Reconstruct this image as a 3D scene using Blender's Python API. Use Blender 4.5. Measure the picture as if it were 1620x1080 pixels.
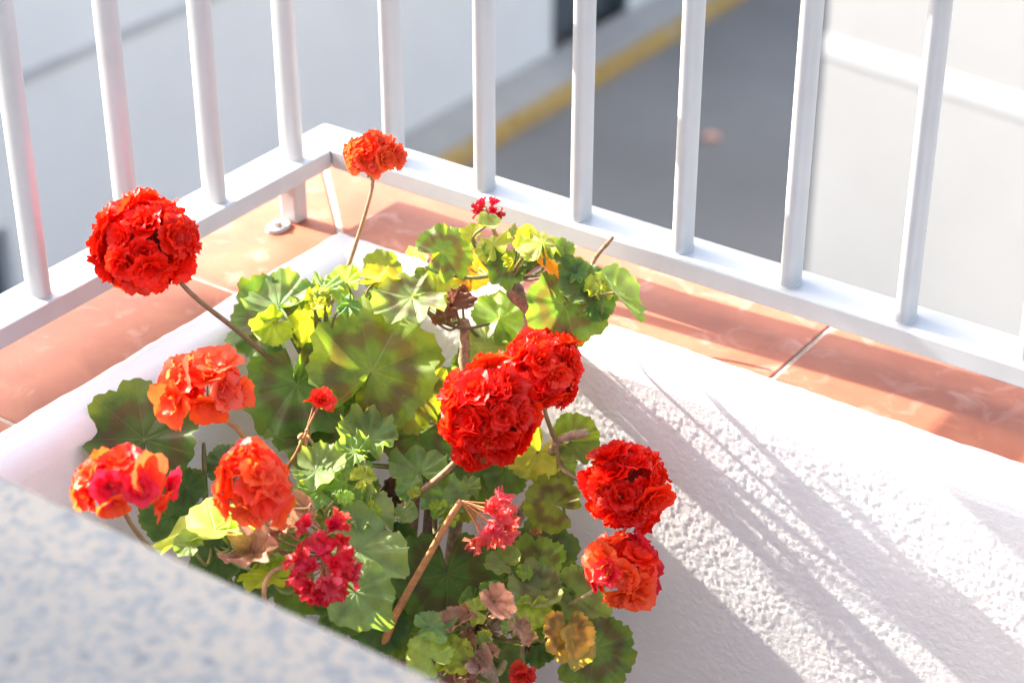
import bpy, bmesh, math, random
import numpy as np
from mathutils import Vector, Matrix

# ------------------------------------------------------------------ scene
for o in list(bpy.data.objects):
    bpy.data.objects.remove(o)
sc = bpy.context.scene
COL = sc.collection
random.seed(7)
rng = np.random.default_rng(11)

# ------------------------------------------------------------------ camera (world: X along the long rail, Y outwards, Z = 0 at the coping tiles)
FPX, CX, CY = 3191.0, 810.0, 540.0                 # focal length and centre in photograph pixels
PITCH = math.radians(30.3)
AZ = math.radians(54.9)
CR = Vector((math.sin(AZ), math.cos(AZ), 0))
CF = Vector((-math.cos(AZ), math.sin(AZ), 0))
FW = CF * math.cos(PITCH) - Vector((0, 0, 1)) * math.sin(PITCH)
UP = CF * math.sin(PITCH) + Vector((0, 0, 1)) * math.cos(PITCH)
CAM = Vector((1.27493612, -1.47711829, 0.95734299))
cam_data = bpy.data.cameras.new('camera')
cam = bpy.data.objects.new('camera', cam_data)
COL.objects.link(cam)
sc.camera = cam
cam.matrix_world = Matrix.Translation(CAM) @ Matrix((CR, UP, -FW)).transposed().to_4x4()
cam_data.sensor_width = 36.0
cam_data.lens = FPX / 1620.0 * 36.0
cam_data.clip_start = 0.05
cam_data.clip_end = 3000
cam_data.dof.use_dof = True
cam_data.dof.focus_distance = 1.80
cam_data.dof.aperture_fstop = 4.5

# ------------------------------------------------------------------ light
SUN_EL = math.radians(29.0)
SUN_OUT = math.radians(4.2)                         # the light runs along +X and drifts slightly outwards (+Y)
world = bpy.data.worlds.new('World')
sc.world = world
world.use_nodes = True
wn = world.node_tree
wn.nodes.clear()
sky = wn.nodes.new('ShaderNodeTexSky')
sky.sky_type = 'NISHITA'
sky.sun_disc = False
sky.sun_elevation = SUN_EL
sky.sun_rotation = math.radians(270) - SUN_OUT
sky.air_density = 1.0
sky.dust_density = 5.0
sky.ozone_density = 0.6
bg = wn.nodes.new('ShaderNodeBackground')
bg.inputs['Strength'].default_value = 0.15
wo = wn.nodes.new('ShaderNodeOutputWorld')
hsv = wn.nodes.new('ShaderNodeHueSaturation')           # a thin bright haze: paler than clear blue
hsv.inputs['Saturation'].default_value = 0.80
wn.links.new(sky.outputs[0], hsv.inputs['Color'])
wn.links.new(hsv.outputs[0], bg.inputs[0])
wn.links.new(bg.outputs[0], wo.inputs[0])
sun_data = bpy.data.lights.new('sun', 'SUN')
sun_data.energy = 4.2
sun_data.angle = math.radians(0.53)
sun_data.color = (1.0, 0.94, 0.84)
sun = bpy.data.objects.new('sun', sun_data)
COL.objects.link(sun)
ldir = Vector((math.cos(SUN_EL) * math.cos(SUN_OUT), math.cos(SUN_EL) * math.sin(SUN_OUT), -math.sin(SUN_EL)))
sun.rotation_euler = ldir.to_track_quat('-Z', 'Y').to_euler()
sun.location = (-6, -1, 6)

vs = sc.view_settings
vs.view_transform = 'Standard'
vs.look = 'None'
vs.exposure = 2.32
vs.gamma = 1.0
vs.use_curve_mapping = False

# ------------------------------------------------------------------ helpers
def at(px, py, t):
    """point in the scene seen at photograph pixel (px, py), t metres along the view axis"""
    return CAM + t * (FW + CR * ((px - CX) / FPX) - UP * ((py - CY) / FPX))

def tag(o, label=None, cat=None, group=None, kind=None):
    if label: o['label'] = label
    if cat: o['category'] = cat
    if group: o['group'] = group
    if kind: o['kind'] = kind
    return o

def empty(name, loc=(0, 0, 0)):
    o = bpy.data.objects.new(name, None)
    o.location = loc
    o.empty_display_size = 0.05
    COL.objects.link(o)
    return o

def put(name, me, parent=None, mat=None, smooth=False):
    if mat is not None and len(me.materials) == 0:
        me.materials.append(mat)
    if smooth:
        me.polygons.foreach_set('use_smooth', [True] * len(me.polygons))
    o = bpy.data.objects.new(name, me)
    COL.objects.link(o)
    if parent is not None:
        o.parent = parent
        p = parent
        base = Vector((0, 0, 0))
        while p is not None:
            base += p.location
            p = p.parent
        o.location = -base                        # meshes are written in world space
    return o

def bm_mesh(bm, name):
    me = bpy.data.meshes.new(name)
    bm.normal_update()
    bm.to_mesh(me)
    bm.free()
    return me

def box_bm(bm, x0, x1, y0, y1, z0, z1, bevel=0.0, seg=2):
    r = bmesh.ops.create_cube(bm, size=1.0)
    vs_ = r['verts']
    for v in vs_:
        v.co = Vector(((x0 + x1) / 2 + v.co.x * (x1 - x0), (y0 + y1) / 2 + v.co.y * (y1 - y0), (z0 + z1) / 2 + v.co.z * (z1 - z0)))
    if bevel > 0:
        es = list({e for v in vs_ for e in v.link_edges})
        bmesh.ops.bevel(bm, geom=es, offset=bevel, segments=seg, affect='EDGES', profile=0.5)
    return bm

def box(name, b, parent=None, mat=None, bevel=0.0, smooth=False):
    bm = bmesh.new()
    box_bm(bm, *b, bevel=bevel)
    return put(name, bm_mesh(bm, name), parent, mat, smooth)

def tube_mesh(name, pts, radii, seg=8, cap=True, wob=0.0, seed=0, nodes=0.0):
    """a tapering tube along a polyline, smoothed by Catmull-Rom"""
    pts = [Vector(p) for p in pts]
    rr = random.Random(seed)
    P, Rr = [], []
    n = len(pts)
    for i in range(n - 1):
        p0 = pts[max(i - 1, 0)]; p1 = pts[i]; p2 = pts[i + 1]; p3 = pts[min(i + 2, n - 1)]
        for k in range(5):
            s = k / 5
            P.append(0.5 * ((2 * p1) + (p2 - p0) * s + (2 * p0 - 5 * p1 + 4 * p2 - p3) * s * s + (3 * p1 - p0 - 3 * p2 + p3) * s ** 3))
            Rr.append(radii[i] * (1 - s) + radii[i + 1] * s)
    P.append(pts[-1]); Rr.append(radii[-1])
    verts, faces = [], []
    nrm = None
    for i, p in enumerate(P):
        d = (P[min(i + 1, len(P) - 1)] - P[max(i - 1, 0)]).normalized()
        if nrm is None:
            nrm = d.orthogonal().normalized()
        else:
            nrm = (nrm - d * nrm.dot(d)).normalized()
        b = d.cross(nrm)
        sw = 1 + (nodes if nodes and i % 4 == 2 else 0.0)
        for k in range(seg):
            a = 2 * math.pi * k / seg
            r = sw * Rr[i] * (1 + wob * rr.uniform(-1, 1))
            verts.append(p + (nrm * math.cos(a) + b * math.sin(a)) * r)
    m = len(P)
    for i in range(m - 1):
        for k in range(seg):
            k2 = (k + 1) % seg
            faces.append((i * seg + k, i * seg + k2, (i + 1) * seg + k2, (i + 1) * seg + k))
    if cap:
        faces.append(tuple(range(seg - 1, -1, -1)))
        faces.append(tuple((m - 1) * seg + k for k in range(seg)))
    me = bpy.data.meshes.new(name)
    me.from_pydata([tuple(v) for v in verts], [], faces)
    me.polygons.foreach_set('use_smooth', [len(p.vertices) == 4 for p in me.polygons])
    return me

def vnoise(x, y, seed):
    """lattice noise, vectorised, 0..1"""
    g = np.random.default_rng(seed).random((257, 257))
    xi = np.floor(x).astype(int); yi = np.floor(y).astype(int)
    fx = x - xi; fy = y - yi
    fx = fx * fx * (3 - 2 * fx); fy = fy * fy * (3 - 2 * fy)
    a = g[xi % 257, yi % 257]; b = g[(xi + 1) % 257, yi % 257]
    c = g[xi % 257, (yi + 1) % 257]; d = g[(xi + 1) % 257, (yi + 1) % 257]
    return (a * (1 - fx) + b * fx) * (1 - fy) + (c * (1 - fx) + d * fx) * fy

def grid_mesh(name, V):
    """V: (nu, nv, 3) array -> quad grid"""
    nu, nv, _ = V.shape
    idx = np.arange(nu * nv).reshape(nu, nv)
    q = np.stack([idx[:-1, :-1], idx[1:, :-1], idx[1:, 1:], idx[:-1, 1:]], -1).reshape(-1, 4)
    me = bpy.data.meshes.new(name)
    me.vertices.add(nu * nv)
    me.vertices.foreach_set('co', V.reshape(-1).astype(np.float32))
    me.loops.add(len(q) * 4)
    me.loops.foreach_set('vertex_index', q.reshape(-1).astype(np.int32))
    me.polygons.add(len(q))
    me.polygons.foreach_set('loop_start', np.arange(0, len(q) * 4, 4, dtype=np.int32))
    me.polygons.foreach_set('use_smooth', np.ones(len(q), dtype=bool))
    me.update(calc_edges=True)
    return me

# ------------------------------------------------------------------ materials
def new_mat(name):
    m = bpy.data.materials.new(name)
    m.use_nodes = True
    nt = m.node_tree
    bsdf = nt.nodes['Principled BSDF']
    return m, nt, bsdf

def noise_node(nt, scale, detail=4, rough=0.55, coord='Object', dist=0.0):
    tc = nt.nodes.new('ShaderNodeTexCoord')
    n = nt.nodes.new('ShaderNodeTexNoise')
    n.inputs['Scale'].default_value = scale
    n.inputs['Detail'].default_value = detail
    n.inputs['Roughness'].default_value = rough
    n.inputs['Distortion'].default_value = dist
    nt.links.new(tc.outputs[coord], n.inputs['Vector'])
    return n

def ramp(nt, src, stops):
    r = nt.nodes.new('ShaderNodeValToRGB')
    e = r.color_ramp.elements
    while len(e) < len(stops):
        e.new(0.5)
    for i, (p, c) in enumerate(stops):
        e[i].position = p
        e[i].color = (*c, 1) if len(c) == 3 else c
    nt.links.new(src, r.inputs[0])
    return r

def mixc(nt, fac, a, b, mode='MIX'):
    m = nt.nodes.new('ShaderNodeMix')
    m.data_type = 'RGBA'
    m.blend_type = mode
    for s, v in ((0, fac), (6, a), (7, b)):
        if hasattr(v, 'is_output') or isinstance(v, bpy.types.NodeSocket):
            nt.links.new(v, m.inputs[s])
        elif s == 0:
            m.inputs[s].default_value = v
        else:
            m.inputs[s].default_value = (*v, 1)
    return m.outputs[2]

def bump(nt, bsdf, src, strength, dist):
    b = nt.nodes.new('ShaderNodeBump')
    b.inputs['Strength'].default_value = strength
    b.inputs['Distance'].default_value = dist
    nt.links.new(src, b.inputs['Height'])
    nt.links.new(b.outputs[0], bsdf.inputs['Normal'])

def simple(name, c0, c1, scale, rough=0.6, bump_s=0.0, bump_d=0.002, bscale=None, spec=0.5, detail=5):
    m, nt, b = new_mat(name)
    n = noise_node(nt, scale, detail)
    r = ramp(nt, n.outputs[0], [(0.3, c0), (0.7, c1)])
    nt.links.new(r.outputs[0], b.inputs['Base Color'])
    b.inputs['Roughness'].default_value = rough
    b.inputs['Specular IOR Level'].default_value = spec
    if bump_s > 0:
        n2 = noise_node(nt, bscale or scale * 4, 6, 0.6)
        bump(nt, b, n2.outputs[0], bump_s, bump_d)
    return m

M = {}
M['plaster'] = simple('plaster_white', (0.77, 0.76, 0.74), (0.84, 0.83, 0.81), 9, 0.9, 0.35, 0.0015, 260, 0.2)
def add_stains(m, scale, col, lo, hi):
    nt = m.node_tree; b = nt.nodes['Principled BSDF']
    src = b.inputs['Base Color'].links[0].from_socket
    n = noise_node(nt, scale, 6, 0.65)
    f = ramp(nt, n.outputs[0], [(lo, (0, 0, 0)), (hi, (1, 1, 1))])
    nt.links.new(mixc(nt, f.outputs[0], src, col), b.inputs['Base Color'])
add_stains(M['plaster'], 90, (0.42, 0.40, 0.36), 0.72, 0.78)
M['stucco'] = simple('stucco_white', (0.74, 0.73, 0.71), (0.82, 0.81, 0.79), 9, 0.92, 0.55, 0.0012, 330, 0.2)
M['rail'] = simple('rail_white_paint', (0.42, 0.425, 0.425), (0.46, 0.465, 0.465), 25, 0.30, 0.05, 0.0006, 90, 0.5)
add_stains(M['rail'], 60, (0.5, 0.47, 0.42), 0.74, 0.79)
M['mortar'] = simple('mortar', (0.30, 0.25, 0.20), (0.58, 0.51, 0.43), 60, 0.95, 0.5, 0.001, 400)
M['bolt'] = simple('bolt_steel', (0.45, 0.43, 0.40), (0.6, 0.57, 0.52), 80, 0.35)
M['bolt'].node_tree.nodes['Principled BSDF'].inputs['Metallic'].default_value = 0.8

def mat_terracotta():
    m, nt, b = new_mat('terracotta')
    oi = nt.nodes.new('ShaderNodeObjectInfo')
    n = noise_node(nt, 14, 6, 0.6, dist=0.6)
    r = ramp(nt, n.outputs[0], [(0.22, (0.27, 0.078, 0.042)), (0.5, (0.35, 0.108, 0.056)), (0.78, (0.41, 0.150, 0.084))])
    # pale scuffs drawn out along the tile
    tc = nt.nodes.new('ShaderNodeTexCoord'); mp = nt.nodes.new('ShaderNodeMapping')
    mp.inputs['Scale'].default_value = (22, 22, 1); nt.links.new(tc.outputs['Object'], mp.inputs[0])
    n2 = nt.nodes.new('ShaderNodeTexNoise'); n2.inputs['Scale'].default_value = 1.0; n2.inputs['Detail'].default_value = 7
    n2.inputs['Distortion'].default_value = 1.2
    nt.links.new(mp.outputs[0], n2.inputs['Vector'])
    f = ramp(nt, n2.outputs[0], [(0.56, (0, 0, 0)), (0.78, (0.55, 0.55, 0.55))])
    c = mixc(nt, f.outputs[0], r.outputs[0], (0.58, 0.36, 0.29))
    tint = nt.nodes.new('ShaderNodeMapRange')
    tint.inputs['To Min'].default_value = 0.88; tint.inputs['To Max'].default_value = 1.1
    nt.links.new(oi.outputs['Random'], tint.inputs[0])
    hs = nt.nodes.new('ShaderNodeHueSaturation')
    nt.links.new(c, hs.inputs['Color']); nt.links.new(tint.outputs[0], hs.inputs['Value'])
    nt.links.new(hs.outputs[0], b.inputs['Base Color'])
    b.inputs['Roughness'].default_value = 0.55
    n3 = noise_node(nt, 120, 5, 0.6)
    bump(nt, b, n3.outputs[0], 0.12, 0.001)
    return m
M['terracotta'] = mat_terracotta()

def mat_granite():
    m, nt, b = new_mat('granite')
    tc = nt.nodes.new('ShaderNodeTexCoord')
    v = nt.nodes.new('ShaderNodeTexVoronoi'); v.inputs['Scale'].default_value = 190
    v.inputs['Randomness'].default_value = 1.0
    nt.links.new(tc.outputs['Object'], v.inputs['Vector'])
    sep = nt.nodes.new('ShaderNodeSeparateColor'); nt.links.new(v.outputs['Color'], sep.inputs[0])
    n = noise_node(nt, 150, 5, 0.7)
    add = nt.nodes.new('ShaderNodeMath'); add.operation = 'MULTIPLY_ADD'
    nt.links.new(n.outputs[0], add.inputs[0]); add.inputs[1].default_value = 1.5
    mul = nt.nodes.new('ShaderNodeMath'); mul.operation = 'MULTIPLY'; mul.inputs[1].default_value = 0.42
    nt.links.new(sep.outputs[0], mul.inputs[0]); nt.links.new(mul.outputs[0], add.inputs[2])
    r = ramp(nt, add.outputs[0], [(0.50, (0.045, 0.052, 0.056)), (0.68, (0.13, 0.142, 0.148)), (0.88, (0.215, 0.215, 0.21)), (1.0, (0.31, 0.265, 0.21))])
    nt.links.new(r.outputs[0], b.inputs['Base Color'])
    b.inputs['Roughness'].default_value = 0.22
    return m
M['granite'] = mat_granite()

def mat_leaf(name='leaf'):
    """object colour tints the blade; the uv holds the flat leaf shape, so the dark zone and veins follow the blade"""
    m, nt, b = new_mat(name)
    L = nt.links.new
    uv = nt.nodes.new('ShaderNodeUVMap'); uv.uv_map = 'blade'
    sub = nt.nodes.new('ShaderNodeVectorMath'); sub.operation = 'SUBTRACT'; sub.inputs[1].default_value = (0.5, 0.5, 0)
    L(uv.outputs[0], sub.inputs[0])
    ln = nt.nodes.new('ShaderNodeVectorMath'); ln.operation = 'LENGTH'; L(sub.outputs[0], ln.inputs[0])
    sx = nt.nodes.new('ShaderNodeSeparateXYZ'); L(sub.outputs[0], sx.inputs[0])
    ang = nt.nodes.new('ShaderNodeMath'); ang.operation = 'ARCTAN2'; L(sx.outputs[1], ang.inputs[0]); L(sx.outputs[0], ang.inputs[1]); ang = ang.outputs[0]
    def math_(op, a, b_=None, c_=None):
        n = nt.nodes.new('ShaderNodeMath'); n.operation = op
        for i, v in enumerate((a, b_, c_)):
            if v is None: continue
            if isinstance(v, (int, float)): n.inputs[i].default_value = v
            else: L(v, n.inputs[i])
        return n.outputs[0]
    rad = math_('MULTIPLY', ln.outputs['Value'], 2.4)                 # 0 at the stalk, about 1 at the rim
    nz = noise_node(nt, 90, 4, 0.6)
    radn = math_('ADD', rad, math_('MULTIPLY', math_('SUBTRACT', nz.outputs[0], 0.5), 0.35))
    radn = math_('ADD', radn, math_('MULTIPLY', math_('COSINE', math_('MULTIPLY', ang, 7.0)), 0.05))
    oi = nt.nodes.new('ShaderNodeObjectInfo')
    at_ = nt.nodes.new('ShaderNodeAttribute'); at_.attribute_type = 'OBJECT'; at_.attribute_name = 'zone'
    zone = ramp(nt, radn, [(0.36, (0, 0, 0)), (0.50, (1, 1, 1)), (0.64, (1, 1, 1)), (0.78, (0, 0, 0))])
    zf = math_('MULTIPLY', zone.outputs[0], at_.outputs['Fac'])
    # main veins: nine rays from the stalk
    vv = math_('ABSOLUTE', math_('SINE', math_('MULTIPLY', ang, 4.5)))
    vw = math_('MULTIPLY', vv, rad)
    vein = ramp(nt, vw, [(0.0, (1, 1, 1)), (0.035, (0.8, 0.8, 0.8)), (0.085, (0, 0, 0))])
    vfade = math_('MULTIPLY', vein.outputs[0], math_('SUBTRACT', 1.0, math_('MULTIPLY', rad, 0.75)))
    n2 = noise_node(nt, 45, 5, 0.6)
    blot = ramp(nt, n2.outputs[0], [(0.28, (0.62, 0.68, 0.6)), (0.72, (1.32, 1.25, 1.2))])
    base = mixc(nt, 1.0, oi.outputs['Color'], blot.outputs[0], 'MULTIPLY')
    edge = ramp(nt, radn, [(0.80, (0, 0, 0)), (1.05, (1, 1, 1))])
    base = mixc(nt, math_('MULTIPLY', edge.outputs[0], 0.35), base, (0.20, 0.24, 0.035))
    base = mixc(nt, math_('MULTIPLY', zf, 0.68), base, (0.105, 0.050, 0.035))
    base = mixc(nt, math_('MULTIPLY', vfade, math_('MULTIPLY', nz.outputs[0], 0.45)), base, (0.33, 0.34, 0.16))
    L(base, b.inputs['Base Color'])
    b.inputs['Roughness'].default_value = 0.55
    b.inputs['Specular IOR Level'].default_value = 0.35
    b.inputs['Sheen Weight'].default_value = 0.10
    b.inputs['Sheen Roughness'].default_value = 0.5
    n3 = noise_node(nt, 220, 4, 0.6)
    hb = math_('ADD', math_('MULTIPLY', n3.outputs[0], 0.5), math_('MULTIPLY', vein.outputs[0], -0.9))
    bump(nt, b, hb, 0.55, 0.0012)
    tr = nt.nodes.new('ShaderNodeBsdfTranslucent')
    tcol = mixc(nt, 1.0, base, (2.7, 2.6, 0.8), 'MULTIPLY')
    L(tcol, tr.inputs['Color'])
    mx = nt.nodes.new('ShaderNodeMixShader'); mx.inputs[0].default_value = 0.40
    out = nt.nodes['Material Output']
    L(b.outputs[0], mx.inputs[1]); L(tr.outputs[0], mx.inputs[2]); L(mx.outputs[0], out.inputs['Surface'])
    return m
M['leaf'] = mat_leaf()

def mat_petal():
    m, nt, b = new_mat('petal')
    L = nt.links.new
    oi = nt.nodes.new('ShaderNodeObjectInfo')
    n = noise_node(nt, 160, 4, 0.6)
    r = ramp(nt, n.outputs[0], [(0.3, (0.94, 0.75, 0.75)), (0.7, (1.1, 1.35, 1.2))])
    c = mixc(nt, 1.0, oi.outputs['Color'], r.outputs[0], 'MULTIPLY')
    L(c, b.inputs['Base Color'])
    b.inputs['Roughness'].default_value = 0.42
    b.inputs['Specular IOR Level'].default_value = 0.4
    n3 = noise_node(nt, 500, 3, 0.5)
    bump(nt, b, n3.outputs[0], 0.25, 0.0006)
    tr = nt.nodes.new('ShaderNodeBsdfTranslucent')
    tcol = mixc(nt, 1.0, c, (1.05, 1.9, 1.5), 'MULTIPLY')
    L(tcol, tr.inputs['Color'])
    mx = nt.nodes.new('ShaderNodeMixShader'); mx.inputs[0].default_value = 0.40
    L(b.outputs[0], mx.inputs[1]); L(tr.outputs[0], mx.inputs[2]); L(mx.outputs[0], nt.nodes['Material Output'].inputs['Surface'])
    return m
M['petal'] = mat_petal()

def mat_tinted(name, lo, hi, scale, rough, bump_s=0.3, bd=0.001, trans=0.0):
    """object colour times noise"""
    m, nt, b = new_mat(name)
    oi = nt.nodes.new('ShaderNodeObjectInfo')
    n = noise_node(nt, scale, 5, 0.6)
    r = ramp(nt, n.outputs[0], [(0.3, lo), (0.7, hi)])
    c = mixc(nt, 1.0, oi.outputs['Color'], r.outputs[0], 'MULTIPLY')
    nt.links.new(c, b.inputs['Base Color'])
    b.inputs['Roughness'].default_value = rough
    n3 = noise_node(nt, scale * 3, 4, 0.6)
    bump(nt, b, n3.outputs[0], bump_s, bd)
    if trans:
        tr = nt.nodes.new('ShaderNodeBsdfTranslucent')
        nt.links.new(c, tr.inputs['Color'])
        mx = nt.nodes.new('ShaderNodeMixShader'); mx.inputs[0].default_value = trans
        nt.links.new(b.outputs[0], mx.inputs[1]); nt.links.new(tr.outputs[0], mx.inputs[2])
        nt.links.new(mx.outputs[0], nt.nodes['Material Output'].inputs['Surface'])
    return m
M['stem'] = mat_tinted('stem', (0.7, 0.7, 0.7), (1.3, 1.25, 1.2), 140, 0.6)
M['bark'] = mat_tinted('bark', (0.5, 0.48, 0.46), (1.5, 1.4, 1.3), 170, 0.9, 0.9, 0.002)
M['dry'] = mat_tinted('dry_leaf', (0.55, 0.5, 0.48), (1.4, 1.35, 1.3), 70, 0.8, 0.6, 0.0015, 0.25)
M['facade'] = simple('facade_white', (0.53, 0.548, 0.568), (0.57, 0.588, 0.608), 1.5, 0.9, 0.2, 0.004, 30)
M['limewash'] = simple('neighbour_limewash', (0.30, 0.303, 0.306), (0.345, 0.348, 0.352), 1.1, 0.9, 0.2, 0.004, 30)
M['groove'] = simple('groove_grey', (0.30, 0.31, 0.33), (0.38, 0.39, 0.41), 3, 0.8)
M['dark_paint'] = simple('dark_paint', (0.045, 0.058, 0.072), (0.065, 0.08, 0.095), 4, 0.45)
M['glass_dark'] = simple('dark_glass', (0.06, 0.065, 0.07), (0.09, 0.095, 0.10), 2, 0.15)
M['asphalt'] = simple('asphalt', (0.165, 0.160, 0.155), (0.215, 0.207, 0.20), 0.7, 0.9, 0.4, 0.004, 90, 0.3, 9)
M['pavement'] = simple('pavement_concrete', (0.30, 0.29, 0.275), (0.38, 0.37, 0.35), 2.5, 0.9, 0.3, 0.003, 60)
M['kerb_yellow'] = simple('kerb_yellow', (0.33, 0.215, 0.065), (0.42, 0.275, 0.08), 3, 0.7, 0.3, 0.003, 50)
add_stains(M['kerb_yellow'], 6, (0.33, 0.30, 0.24), 0.56, 0.66)
M['floor'] = simple('floor_tile', (0.40, 0.19, 0.12), (0.48, 0.24, 0.16), 8, 0.6)
M['soil'] = simple('soil', (0.035, 0.024, 0.016), (0.08, 0.055, 0.038), 60, 0.95, 0.9, 0.006, 120)
M['roof'] = simple('roof_grey', (0.42, 0.40, 0.37), (0.5, 0.48, 0.45), 3, 0.9)
M['litter'] = mat_tinted('litter', (0.85, 0.85, 0.85), (1.1, 1.1, 1.1), 40, 0.6)

# ------------------------------------------------------------------ ground, road, pavement
G = -4.30
box('ground', (-900, 900, -900, 900, G - 0.5, G - 0.02), None, M['asphalt'])['kind'] = 'structure'
road = box('road', (-5.343, 4.0, -60, 60, G - 0.3, G), None, M['asphalt']); road['kind'] = 'structure'
pave = box('pavement', (-5.80, -5.436, -60, 60, G - 0.3, G + 0.10), None, M['pavement'], 0.01); pave['kind'] = 'structure'
kerb_me = None
for i in range(24):
    y0 = -1.0 + i * 1.0
    bm = bmesh.new(); box_bm(bm, -5.432, -5.345, y0 + 0.004, y0 + 0.996, G - 0.3, G + 0.105, 0.018, 2)
    put('kerb_stone', bm_mesh(bm, 'kerb_stone'), pave, M['kerb_yellow'])

# ------------------------------------------------------------------ house across the street
fac = empty('street_house', (-5.9, 8, G))
tag(fac, 'shaded white rendered house with dark door and yellow kerb before it', 'house')
FX = -5.80
def wall_open(name, x0, x1, ys, zs, opens, parent, mat):
    """a wall slab (x0..x1) split on ys, zs with rectangular openings (y0, y1, z0, z1) left out"""
    bm = bmesh.new()
    for j in range(len(ys) - 1):
        for k in range(len(zs) - 1):
            yc = (ys[j] + ys[j + 1]) / 2; zc = (zs[k] + zs[k + 1]) / 2
            if any(a < yc < b and c < zc < d for a, b, c, d in opens):
                continue
            box_bm(bm, x0, x1, ys[j], ys[j + 1], zs[k], zs[k + 1])
    bmesh.ops.remove_doubles(bm, verts=bm.verts, dist=1e-4)
    # drop the doubled inner faces
    seen = {}
    for f in bm.faces:
        seen.setdefault(tuple(sorted(v.index for v in f.verts)), []).append(f)
    bm.verts.index_update()
    seen = {}
    for f in bm.faces:
        seen.setdefault(tuple(sorted(v.index for v in f.verts)), []).append(f)
    kill = [f for fs in seen.values() if len(fs) > 1 for f in fs]
    bmesh.ops.delete(bm, geom=kill, context='FACES_ONLY')
    return put(name, bm_mesh(bm, name), parent, mat)

ZB = G + 0.08
opens = [(9.06, 9.99, ZB, -2.15), (10.28, 10.95, -4.05, -2.6), (3.35, 4.30, -4.15, -3.53), (13.2, 14.1, ZB, -2.15)]
ys = sorted({-8, 24, *[o[0] for o in opens], *[o[1] for o in opens]})
zs = sorted({ZB, -0.55, *[o[2] for o in opens], *[o[3] for o in opens]})
wall_open('wall', FX - 0.30, FX, ys, zs, opens, fac, M['facade'])
box('side_wall', (FX - 7, FX - 0.30, -8, -7.7, ZB, -0.55), fac, M['facade'])
box('side_wall', (FX - 7, FX - 0.30, 23.7, 24, ZB, -0.55), fac, M['facade'])
box('rear_wall', (FX - 7.3, FX - 7.002, -8, 24, ZB, -0.55), fac, M['facade'])
box('roof', (FX - 7.35, FX + 0.06, -8.1, 24.1, -0.548, -0.45), fac, M['roof'])
# taller rear block towards the near end of the street: its roof edge shades the short rail
box('upper_storey', (FX - 7, FX + 0.05, -14, -0.65, -0.449, 3.27), fac, M['facade'])
box('string_course', (FX + 0.001, FX + 0.022, -8, 9.0, -2.845, -2.80), fac, M['groove'], 0.004)
for (a, b_, c, d) in (opens[0], opens[3]):
    dr = box('door', (FX - 0.16, FX - 0.11, a + 0.05, b_ - 0.05, c, d - 0.05), fac, M['dark_paint'], 0.004)
    bm = bmesh.new()
    box_bm(bm, FX - 0.17, FX + 0.012, a - 0.001 + 0.002, a + 0.048, c, d - 0.002)
    box_bm(bm, FX - 0.17, FX + 0.012, b_ - 0.048, b_ - 0.002, c, d - 0.002)
    box_bm(bm, FX - 0.17, FX + 0.010, a + 0.05, b_ - 0.05, d - 0.048, d - 0.002)
    put('frame', bm_mesh(bm, 'frame'), dr, M['dark_paint'])
    for kz in (0.25, 1.15):
        box('panel', (FX - 0.109, FX - 0.095, a + 0.16, b_ - 0.16, c + kz, c + kz + 0.72), dr, M['dark_paint'], 0.008)
    box('handle', (FX - 0.094, FX - 0.05, b_ - 0.14, b_ - 0.11, c + 0.95, c + 1.10), dr, M['bolt'], 0.008)
for (a, b_, c, d) in (opens[1], opens[2]):
    w = empty('window', (FX - 0.12 + 5.9, (a + b_) / 2 - 8, c - G)); w.parent = fac
    bm = bmesh.new()
    for (u0, u1, w0, w1) in ((a + .002, a + .05, c + .002, d - .002), (b_ - .05, b_ - .002, c + .002, d - .002),
                             (a + .05, b_ - .05, c + .002, c + .05), (a + .05, b_ - .05, d - .05, d - .002),
                             ((a + b_) / 2 - .02, (a + b_) / 2 + .02, c + .05, d - .05)):
        box_bm(bm, FX - 0.14, FX - 0.09, u0, u1, w0, w1)
    put('frame', bm_mesh(bm, 'frame'), w, M['dark_paint'])
    box('pane', (FX - 0.122, FX - 0.112, a + .05, (a + b_) / 2 - .021, c + .05, d - .05), w, M['glass_dark'])
    box('pane', (FX - 0.122, FX - 0.112, (a + b_) / 2 + .021, b_ - .05, c + .05, d - .05), w, M['glass_dark'])

# ------------------------------------------------------------------ sunlit neighbour at the right
nb = empty('neighbour_house', (-1.6, 4.5, G))
tag(nb, 'sunlit white plastered house with a ledge, standing beyond the long rail', 'house')
nb.rotation_euler.z = 0.0
def nbox(name, b, parent=nb, mat=None, bev=0.0):
    """boxes given relative to the corner (-1.6, 4.5), turned a little towards the sun"""
    bm = bmesh.new(); box_bm(bm, *b, bevel=bev)
    bmesh.ops.transform(bm, matrix=Matrix.Translation((-1.6, 4.5, 0)) @ Matrix.Rotation(math.radians(-8), 4, 'Z'), verts=bm.verts)
    return put(name, bm_mesh(bm, name), parent, mat or M['plaster'])
nbox('wall', (0, 6.0, 0, 5.0, G, 1.2), mat=M['limewash'])
nbox('ledge', (-0.005, 6.05, -0.0045, -0.0005, -1.72, -1.64), mat=M['rail'], bev=0.002)
nbox('roof', (-0.12, 6.12, -0.12, 5.12, 1.202, 1.30), mat=M['roof'])
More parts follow.
